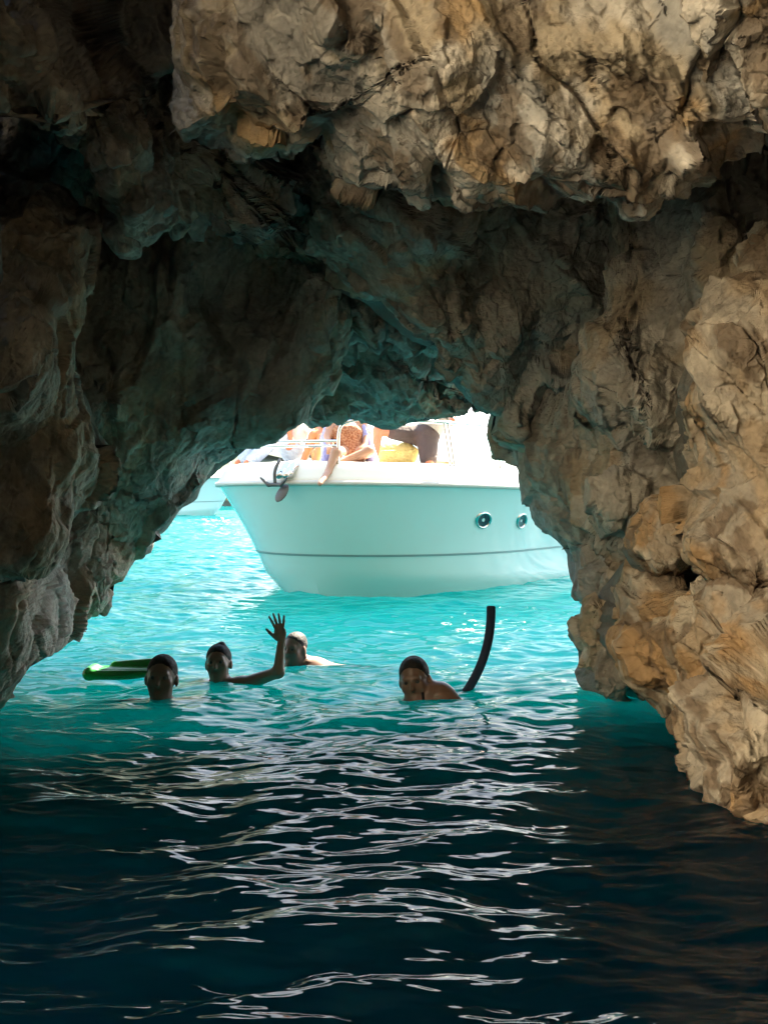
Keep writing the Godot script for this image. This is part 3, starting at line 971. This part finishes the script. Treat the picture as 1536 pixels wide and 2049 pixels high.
func passengers() -> void:
	var bronze := skin(Color(0.50, 0.20, 0.075))
	var fair := skin(Color(0.46, 0.24, 0.15))
	var red := skin(Color(0.50, 0.17, 0.085))
	var X := Vector3(1, 0, 0)
	# the one with the lilac towel
	var J := {hip = at(703, 908, 13.0), chest = at(694, 868, 13.05), neck = at(692, 836, 13.1), across = X, knee_l = at(672, 905, 12.52), ankle_l = at(657, 944, 12.42), toe_l = at(640, 968, 12.2), knee_r = at(738, 903, 12.68), ankle_r = at(688, 922, 12.62), toe_r = at(672, 924, 12.55), elbow_l = at(655, 872, 12.98), hand_l = at(660, 900, 12.75), elbow_r = at(735, 866, 13.05), hand_r = at(728, 900, 12.85)}
	var suit: Vector3 = J.hip
	var o := figure("person in a patterned swimsuit sitting on the bow, one leg over the side", J, fair, Color(0.08, 0.045, 0.025), [
		["swimsuit", [cap(J.hip - X * 0.07, J.hip + X * 0.07, 0.115, 0.115, 0.05), cap(J.hip, J.chest, 0.13, 0.135, 0.06), cap(J.chest - X * 0.06, J.chest + X * 0.06, 0.125, 0.125, 0.06), ["-p", J.chest + Vector3(0, 0.09, 0), Vector3(0, 1, 0)]], M.print_cloth],
	])
	for s in [-1.0, 1.0]:
		var t0: Vector3 = at(692, 842, 13.12) + X * 0.17 * s
		var t1 := at(692 + 40 * s, 880, 13.05)
		var t2 := at(700 + 44 * s, 922, 12.95)
		var tw := mesh_node("towel", joined([sdf([cap(t0, t1, 0.055, 0.06, 0.05), cap(t1, t2, 0.06, 0.065, 0.04), cap(t0 + Vector3(0, 0, 0.04), t2 + Vector3(0.03 * s, 0, 0.05), 0.03, 0.045, 0.03)], 0.016)]), M.lilac)
		tag(tw, "lilac towel hanging past the %s hip of the person in the swimsuit" % ("pulpit side" if s < 0 else "cabin side"), "towel")
	# the one holding the rail
	J = {hip = at(850, 872, 13.75), chest = at(878, 838, 13.7), neck = at(893, 812, 13.65), across = Vector3(0.25, 0, 0.97), knee_l = at(757, 861, 13.45), ankle_l = at(748, 924, 13.4), toe_l = at(733, 929, 13.3), knee_r = at(858, 925, 13.45), ankle_r = at(888, 926, 13.7), toe_r = at(905, 928, 13.7), elbow_r = at(905, 830, 13.3), hand_r = at(905, 842, 13.22)}
	o = figure("person in dark brown shorts and grey shirt crouching with a hand on the rail", J, red, Color(0.05, 0.04, 0.035), [
		["shorts", [cap(J.hip - J.across * 0.08, J.hip + J.across * 0.08, 0.135, 0.135, 0.05), cap(J.hip - J.across * 0.08, J.knee_l.lerp(J.hip, 0.3), 0.125, 0.085, 0.05), cap(J.hip + J.across * 0.08, J.knee_r.lerp(J.hip, 0.12), 0.13, 0.10, 0.05), cap(J.hip, J.chest.lerp(J.hip, 0.6), 0.13, 0.13, 0.04)], M.brown_cloth],
		["shirt", [cap(J.hip.lerp(J.chest, 0.5), J.chest, 0.145, 0.145, 0.05), cap(J.chest - J.across * 0.07, J.chest + J.across * 0.07, 0.13, 0.13, 0.05), cap(J.neck - J.across * 0.15, J.neck + J.across * 0.15, 0.075, 0.075, 0.05), cap(J.hip.lerp(J.chest, 0.35), J.hip.lerp(J.chest, 0.6), 0.15, 0.14, 0.04)], M.grey_cloth],
	])
	# the one in pale blue trousers
	J = {hip = at(585, 905, 14.35), chest = at(592, 862, 14.35), neck = at(594, 830, 14.35), across = Vector3(0.2, 0, 0.98), knee_l = at(538, 866, 14.25), ankle_l = at(488, 918, 14.2), toe_l = at(474, 926, 14.15), knee_r = at(560, 872, 14.1), ankle_r = at(505, 920, 14.0), toe_r = at(492, 926, 13.95), elbow_r = at(577, 858, 14.1), hand_r = at(585, 888, 14.05)}
	o = figure("person in pale blue trousers sitting with knees drawn up on the bow", J, red, Color(0.1, 0.07, 0.05), [
		["trousers", [cap(J.hip - J.across * 0.08, J.hip + J.across * 0.08, 0.12, 0.12, 0.05), cap(J.hip, J.knee_l, 0.12, 0.085, 0.05), cap(J.knee_l, J.ankle_l, 0.085, 0.075, 0.05), cap(J.hip, J.knee_r, 0.12, 0.085, 0.05), cap(J.knee_r, J.ankle_r, 0.085, 0.075, 0.05)], M.blue_cloth],
		["shirt", [cap(J.hip.lerp(J.chest, 0.3), J.chest, 0.13, 0.135, 0.05), cap(J.chest - J.across * 0.06, J.chest + J.across * 0.06, 0.125, 0.125, 0.05)], M.white_cloth],
	])
	# the one in a white vest and grey shorts
	J = {hip = at(622, 893, 15.0), chest = at(630, 850, 15.0), neck = at(632, 820, 15.0), across = Vector3(0.8, 0, 0.6), knee_l = at(600, 905, 14.7), ankle_l = at(597, 955, 14.75), toe_l = at(585, 962, 14.7), knee_r = at(632, 908, 14.65), ankle_r = at(630, 958, 14.7), toe_r = at(620, 962, 14.6)}
	o = figure("person in a white vest and grey shorts sitting behind the bow rail", J, bronze, Color(0.06, 0.045, 0.03), [
		["shorts", [cap(J.hip - J.across * 0.08, J.hip + J.across * 0.08, 0.12, 0.12, 0.05), cap(J.hip, J.knee_l.lerp(J.hip, 0.2), 0.12, 0.09, 0.05), cap(J.hip, J.knee_r.lerp(J.hip, 0.2), 0.12, 0.09, 0.05)], M.olive_cloth],
		["vest", [cap(J.hip.lerp(J.chest, 0.35), J.chest, 0.135, 0.135, 0.05), cap(J.chest - J.across * 0.06, J.chest + J.across * 0.06, 0.125, 0.125, 0.05)], M.white_cloth],
	])
	# the tanned one between
	J = {hip = at(662, 902, 14.3), chest = at(654, 860, 14.35), neck = at(652, 828, 14.35), across = Vector3(0.5, 0, 0.85), knee_l = at(628, 872, 14.1), ankle_l = at(606, 924, 13.95), toe_l = at(596, 928, 13.85), knee_r = at(645, 878, 13.95), ankle_r = at(632, 924, 13.85), toe_r = at(622, 928, 13.75), elbow_l = at(640, 866, 14.1), hand_l = at(648, 888, 13.9)}
	o = figure("tanned person in orange swimwear sitting between the vest and the swimsuit", J, bronze, Color(0.12, 0.07, 0.04), [
		["swimwear", [cap(J.hip - J.across * 0.08, J.hip + J.across * 0.08, 0.115, 0.115, 0.05), cap(J.hip, J.chest.lerp(J.hip, 0.5), 0.125, 0.13, 0.05)], M.orange_cloth],
	])
	# the yellow bag
	var b0 := at(797, 930, 13.75)
	var bag := Node3D.new()
	bag.name = numbered("beach_bag")
	bag.position = b0
	add_child(bag)
	tag(bag, "soft yellow bag slumped on the deck below the dark brown shorts", "bag")
	mesh_node("body", joined([sdf([cap(Vector3(-0.17, 0.11, 0), Vector3(0.12, 0.11, 0), 0.115, 0.105, 0.05), cap(Vector3(-0.18, 0.17, -0.02), Vector3(0.1, 0.19, -0.02), 0.08, 0.07, 0.05), cap(Vector3(0.06, 0.12, 0.04), Vector3(0.19, 0.16, 0.02), 0.07, 0.03, 0.05)], 0.016)]), M.yellow, bag)
	mesh_node("flap", joined([sdf([cap(Vector3(-0.19, 0.145, 0.1), Vector3(0.14, 0.15, 0.095), 0.022, 0.018, 0.02), cap(Vector3(0.14, 0.15, 0.095), Vector3(0.2, 0.19, 0.05), 0.018, 0.012, 0.02)], 0.012)]), M.yellow, bag)


# ---------------------------------------------------------------- boats

func tube(path: Array, r: float, sides := 10, capped := true) -> ArrayMesh:
	var v := PackedVector3Array()
	var n := PackedVector3Array()
	var idx := PackedInt32Array()
	var m := path.size()
	var u := Vector3.UP
	var rings := []
	for k in m:
		var d: Vector3 = (path[mini(k + 1, m - 1)] - path[maxi(k - 1, 0)]).normalized()
		if k == 0 and absf(d.dot(u)) > 0.9: u = Vector3.RIGHT
		u = (u - d * u.dot(d)).normalized()
		rings.append([path[k], d, u, r])
	if capped:
		var a: Array = rings[0]
		var z: Array = rings[-1]
		rings.push_front([a[0] - a[1] * r * 0.25, a[1], a[2], r * 0.8])
		rings.push_front([a[0] - a[1] * r * 0.32, a[1], a[2], 0.001])
		rings.push_back([z[0] + z[1] * r * 0.25, z[1], z[2], r * 0.8])
		rings.push_back([z[0] + z[1] * r * 0.32, z[1], z[2], 0.001])
	for q in rings:
		var w: Vector3 = q[1].cross(q[2])
		for i in sides:
			var a := TAU * i / sides
			var o: Vector3 = q[2] * cos(a) + w * sin(a)
			v.append(q[0] + o * q[3])
			n.append(o)
	for k in rings.size() - 1:
		for i in sides:
			var j := (i + 1) % sides
			idx.append_array([k * sides + i, (k + 1) * sides + i, k * sides + j, k * sides + j, (k + 1) * sides + i, (k + 1) * sides + j])
	return arrays_mesh(v, n, idx)


func curve(points: Array, each := 8) -> Array:
	var out := []
	for k in points.size() - 1:
		var p0: Vector3 = points[maxi(k - 1, 0)]
		var p3: Vector3 = points[mini(k + 2, points.size() - 1)]
		for s in each:
			var t := float(s) / each
			out.append((points[k] as Vector3).cubic_interpolate(points[k + 1], p0, p3, t))
	out.append(points[-1])
	return out


# A sheet through rows of points, lit smoothly.
func sheet(rows: Array, flip := false) -> ArrayMesh:
	var v := PackedVector3Array()
	var n := PackedVector3Array()
	var idx := PackedInt32Array()
	var c: int = rows[0].size()
	for r in rows:
		for p in r: v.append(p)
	n.resize(v.size())
	for j in rows.size() - 1:
		for i in c - 1:
			var k := j * c + i
			var t := [k, k + 1, k + c, k + 1, k + c + 1, k + c] if not flip else [k, k + c, k + 1, k + 1, k + c, k + c + 1]
			idx.append_array(t)
	for t in range(0, idx.size(), 3):
		var f := (v[idx[t + 2]] - v[idx[t]]).cross(v[idx[t + 1]] - v[idx[t]])
		for q in 3: n[idx[t + q]] += f
	for i in n.size(): n[i] = n[i].normalized()
	return arrays_mesh(v, n, idx)


func sheer(t: float) -> float:
	return 1.21 - 0.022 * t


func plan(t: float, high: float) -> float:      # half breadth t metres aft of the stem; high runs from 0 at the water to 1 at the sheer
	var d := 1.86 * pow(maxf(0.0, 1.0 - pow(1.0 - minf(t / 2.7, 1.0), 2.2)), 0.48)
	var w := 1.50 * pow(maxf(0.0, 1.0 - pow(1.0 - minf(t / 2.5, 1.0), 2.0)), 0.47)
	return lerpf(w, d, pow(clampf(high, 0, 1), 1.9))


func hull_point(side: float, t: float, h: float) -> Vector3:    # in the boat's own axes: x starboard, y up, z aft
	var k := h / sheer(t)
	var hc := 0.24 - 0.06 * t
	var b := plan(t, k)
	if h < hc:
		b = maxf(0.0, plan(t, hc / sheer(t)) - (hc - h) * 0.6)
	return Vector3(side * b, h, t + 0.72 * (1.0 - clampf(k, -0.2, 1.0)))


func rim_point(side: float, t: float, inset: float, h: float) -> Vector3:
	var e := 0.002
	var p := Vector2(plan(t, 1.0), t)
	var q := Vector2(plan(t + e, 1.0), t + e)
	var d := (q - p).normalized()
	var nrm := Vector2(d.y, -d.x)
	var r := p - nrm * inset
	return Vector3(side * maxf(r.x, 0.0), sheer(t) + h, r.y)


func stations(k: int, length: float) -> Array:
	var a := []
	for i in k + 1: a.append(length * pow(float(i) / k, 2.0))
	return a


func both_sides(fn: Callable, st: Array) -> Array:
	var row := []
	for i in range(st.size() - 1, -1, -1): row.append(fn.call(-1.0, st[i]))
	for i in range(1, st.size()): row.append(fn.call(1.0, st[i]))
	return row


func boat_shell(parent: Node3D, length: float) -> void:
	var st := stations(60, length)
	var rows := []
	for j in 30:
		var f := lerpf(-0.35, 1.0, j / 29.0)
		rows.append(both_sides(func(s: float, t: float) -> Vector3: return hull_point(s, t, sheer(t) * f), st))
	mesh_node("hull", sheet(rows), M.tinted_gelcoat, parent)
	var prof := [[-0.005, 0.0], [-0.05, 0.005], [-0.058, 0.03], [-0.05, 0.055], [0.0, 0.062]]
	rows = []
	for p in prof: rows.append(both_sides(func(s: float, t: float) -> Vector3: return rim_point(s, t, p[0], p[1]), st))
	mesh_node("rub_rail", sheet(rows), M.rubber, parent)
	rows = []
	for p in [[-0.02, 0.05], [-0.02, 0.075], [0.0, 0.10], [0.03, 0.16], [0.065, 0.215], [0.11, 0.245], [0.17, 0.255], [0.3, 0.258]]:
		rows.append(both_sides(func(s: float, t: float) -> Vector3: return rim_point(s, t, p[0], p[1]), st))
	var low := []
	for p in rows[-1]: low.append(Vector3(0, p.y + 0.02, p.z))
	rows.append(low)
	mesh_node("deck", sheet(rows), M.cream, parent)
	rows = []
	for h in [-0.006, 0.018]:
		rows.append(both_sides(func(s: float, t: float) -> Vector3:
			var p := hull_point(s, t, 0.455 - 0.012 * t + h)
			return p + Vector3(s * 0.004, 0, -0.004), st))
	mesh_node("boot_stripe", sheet(rows), M.stripe, parent)
	var ends := []
	for s in [[-1.0], [1.0]]:
		var col := []
		for j in 30: col.append(hull_point(s[0], length, sheer(length) * lerpf(-0.35, 1.0, j / 29.0)))
		col.append(rim_point(s[0], length, 0.11, 0.245))
		ends.append(col)
	mesh_node("transom", sheet(ends), M.tinted_gelcoat, parent)


func boats() -> void:
	var o := Node3D.new()
	o.name = numbered("motor_boat")
	var aft := Vector3(0.45, 0, -0.893)
	var star := Vector3(-0.893, 0, -0.45)
	var tip := at(572, 975, 12.55)
	o.transform = Transform3D(Basis(star, Vector3.UP, aft), Vector3(tip.x, 0.0, tip.z))
	add_child(o)
	tag(o, "white motor boat with passengers on its bow and an anchor hanging", "boat")
	boat_shell(o, 8.5)
	var inv := o.transform.affine_inverse()
	# portholes: ring, glass
	for px in [967.0, 1043.0]:
		var best := 0.0
		var err := 1e9
		var h := 0.83 if px < 1000 else 0.80
		for k in 600:
			var t := 0.4 + k * 0.01
			var p: Vector3 = o.transform * hull_point(-1.0, t, h)
			var x := 768.0 + p.x / -p.z * LENS
			if absf(x - px) < err:
				err = absf(x - px)
				best = t
		var c := hull_point(-1.0, best, h)
		var fwd := (hull_point(-1.0, best + 0.05, h) - hull_point(-1.0, best - 0.05, h)).normalized()
		var upw := (hull_point(-1.0, best, h + 0.05) - hull_point(-1.0, best, h - 0.05)).normalized()
		var out := fwd.cross(upw).normalized()
		if out.x > 0: out = -out
		var ring := []
		var disc := []
		for k in 33:
			var a := TAU * k / 32.0
			var rim := []
			for q in [[0.128, -0.004], [0.125, 0.012], [0.112, 0.02], [0.098, 0.014], [0.092, -0.012]]:
				rim.append(c + out * q[1] + (fwd * cos(a) * 1.12 + upw * sin(a) * 0.92) * q[0])
			ring.append(rim)
			disc.append([c - out * 0.002, c + out * 0.006 + (fwd * cos(a) * 1.12 + upw * sin(a) * 0.92) * 0.1])
		var pr := mesh_node("porthole", sheet(ring), M.steel, o)
		mesh_node("glass", sheet(disc), M.dark_glass, pr)
	# pulpit rail
	var L := func(px: float, py: float, d: float) -> Vector3: return inv * at(px, py, d)
	var top := 0.70
	var rail := [rim_point(-1, 0.10, 0.10, 0.24), rim_point(-1, 0.10, 0.11, 0.45), rim_point(-1, 0.11, 0.12, 0.62), rim_point(-1, 0.16, 0.13, top - 0.02), rim_point(-1, 0.26, 0.14, top)]
	for t in [0.5, 0.8, 1.2, 1.7, 2.3, 3.0, 4.0, 5.0]: rail.append(rim_point(-1, t, 0.14, top))
	mesh_node("bow_rail", tube(curve(rail, 8), 0.019, 10), M.steel, o)
	for t in [0.95, 1.0, 1.75, 2.6, 4.0]:
		mesh_node("rail_post", tube([rim_point(-1, t + 0.06, 0.10, 0.23), rim_point(-1, t, 0.14, top)], 0.0125, 8), M.steel, o)
	var gate := [rim_point(1, 0.75, 0.12, 0.24), rim_point(1, 0.72, 0.12, 0.4), rim_point(1, 0.70, 0.12, 0.58)]
	mesh_node("rail_post", tube(curve(gate, 6), 0.0165, 10), M.steel, o)
	for hh in [0.42, 0.47]:
		var bar := []
		for k in 12:
			var t := lerpf(0.72, 0.02, k / 11.0)
			bar.append(rim_point(1, t, 0.12, hh))
		bar.append(rim_point(-1, 0.10, 0.11, hh))
		mesh_node("bow_rail", tube(bar, 0.0145, 8), M.steel, o)
	# cleat
	var cb := rim_point(1, 1.0, 0.10, 0.25)
	var al := (rim_point(1, 1.15, 0.10, 0.25) - rim_point(1, 0.85, 0.10, 0.25)).normalized()
	var cl := mesh_node("cleat", tube(curve([cb - al * 0.13 + Vector3(0, 0.045, 0), cb - al * 0.05 + Vector3(0, 0.055, 0), cb + al * 0.05 + Vector3(0, 0.055, 0), cb + al * 0.13 + Vector3(0, 0.045, 0)], 5), 0.011, 8), M.steel, o)
	for s in [-0.04, 0.04]: mesh_node("foot", tube([cb + al * s, cb + al * s + Vector3(0, 0.05, 0)], 0.012, 8), M.steel, cl)
	# anchor on its roller
	var rb := Vector3(-0.02, sheer(0) + 0.13, -0.05)
	var roller := mesh_node("bow_roller", joined([sdf([cap(rb + Vector3(-0.045, 0.07, 0.12), rb + Vector3(-0.045, -0.02, -0.05), 0.06, 0.04, 0.03), cap(rb + Vector3(0.045, 0.07, 0.12), rb + Vector3(0.045, -0.02, -0.05), 0.06, 0.04, 0.03), cap(rb + Vector3(-0.06, 0, 0), rb + Vector3(0.06, 0, 0), 0.045, 0.045, 0.02)], 0.012)]), M.steel, o)
	var an := Node3D.new()
	an.name = numbered("anchor")
	an.transform = o.transform * Transform3D(Basis.from_scale(Vector3.ONE * 0.85), rb + Vector3(0.02, 0, -0.11))
	add_child(an)
	tag(an, "dark metal anchor hanging from the bow roller of the white boat", "anchor")
	mesh_node("shank", tube(curve([Vector3(0.0, 0.17, 0.06), Vector3(0.01, 0.1, 0.0), Vector3(0.025, 0.0, -0.03), Vector3(0.025, -0.13, -0.02)], 6), 0.021, 10), M.iron, an)
	for s in [-1.0, 1.0]:
		mesh_node("fluke", joined([sdf([cap(Vector3(0.025, -0.14, -0.02), Vector3(0.025 + 0.09 * s, -0.14, -0.03), 0.026, 0.024, 0.02), cap(Vector3(0.025 + 0.09 * s, -0.14, -0.03), Vector3(0.025 + 0.19 * s, -0.055, -0.05), 0.024, 0.012, 0.02)], 0.01)]), M.iron, an)
	mesh_node("blade", joined([sdf([["e", Vector3(-0.06, -0.24, 0.0), Basis.from_euler(Vector3(0.3, 0, 0.5)), Vector3(0.075, 0.13, 0.014), 0.01]], 0.008)]), M.iron, an)
	# cabin and windscreen
	var rows := []
	for q in [[1.20, 0.24, 2.35], [1.17, 0.42, 2.45], [1.12, 0.56, 2.62], [1.02, 0.62, 2.85], [0.7, 0.66, 3.05], [0.0, 0.68, 3.15]]:
		var row := []
		var hw: float = q[0]
		for p in [Vector2(-1, 1), Vector2(-1, 0.25), Vector2(-0.93, 0.06), Vector2(-0.7, 0.0), Vector2(0, -0.05), Vector2(0.7, 0.0), Vector2(0.93, 0.06), Vector2(1, 0.25), Vector2(1, 1)]:
			var zz: float = q[2] + p.y * (7.4 - q[2])
			row.append(Vector3(p.x * hw, sheer(0) + q[1] + 0.0, zz))
		rows.append(row)
	mesh_node("cabin", sheet(rows, true), M.tinted_gelcoat, o)
	var y0 := sheer(0) + 0.60
	var screen := [Vector3(-1.02, y0, 4.2), Vector3(-0.95, y0 + 0.01, 3.3), Vector3(0, y0 + 0.04, 3.05), Vector3(0.95, y0 + 0.01, 3.3), Vector3(1.02, y0, 4.2)]
	var upper := [Vector3(-0.86, y0 + 0.50, 4.5), Vector3(-0.78, y0 + 0.52, 3.95), Vector3(0, y0 + 0.54, 3.75), Vector3(0.78, y0 + 0.52, 3.95), Vector3(0.86, y0 + 0.50, 4.5)]
	var ws := mesh_node("windscreen", sheet([curve(screen, 5), curve(upper, 5)]), M.pane, o)
	mesh_node("frame", tube(curve(upper, 6), 0.02, 8), M.tinted_gelcoat, ws)
	mesh_node("frame", tube(curve(screen, 6), 0.012, 8), M.rubber, ws)
	for k in 5: mesh_node("frame", tube([screen[k], upper[k]], 0.018, 8), M.tinted_gelcoat, ws)
	# a second boat farther out
	var p := Node3D.new()
	p.name = numbered("motor_boat")
	var w := at(470, 1000, 52.0)
	p.transform = Transform3D(Basis(Vector3.UP, deg_to_rad(-62)).scaled(Vector3(1.3, 1.3, 1.3)), Vector3(w.x, 0.0, w.z))
	add_child(p)
	tag(p, "second pale boat lying farther out past the bow of the first", "boat")
	boat_shell(p, 7.0)
	mesh_node("cabin", sheet(rows, true), M.tinted_gelcoat, p)
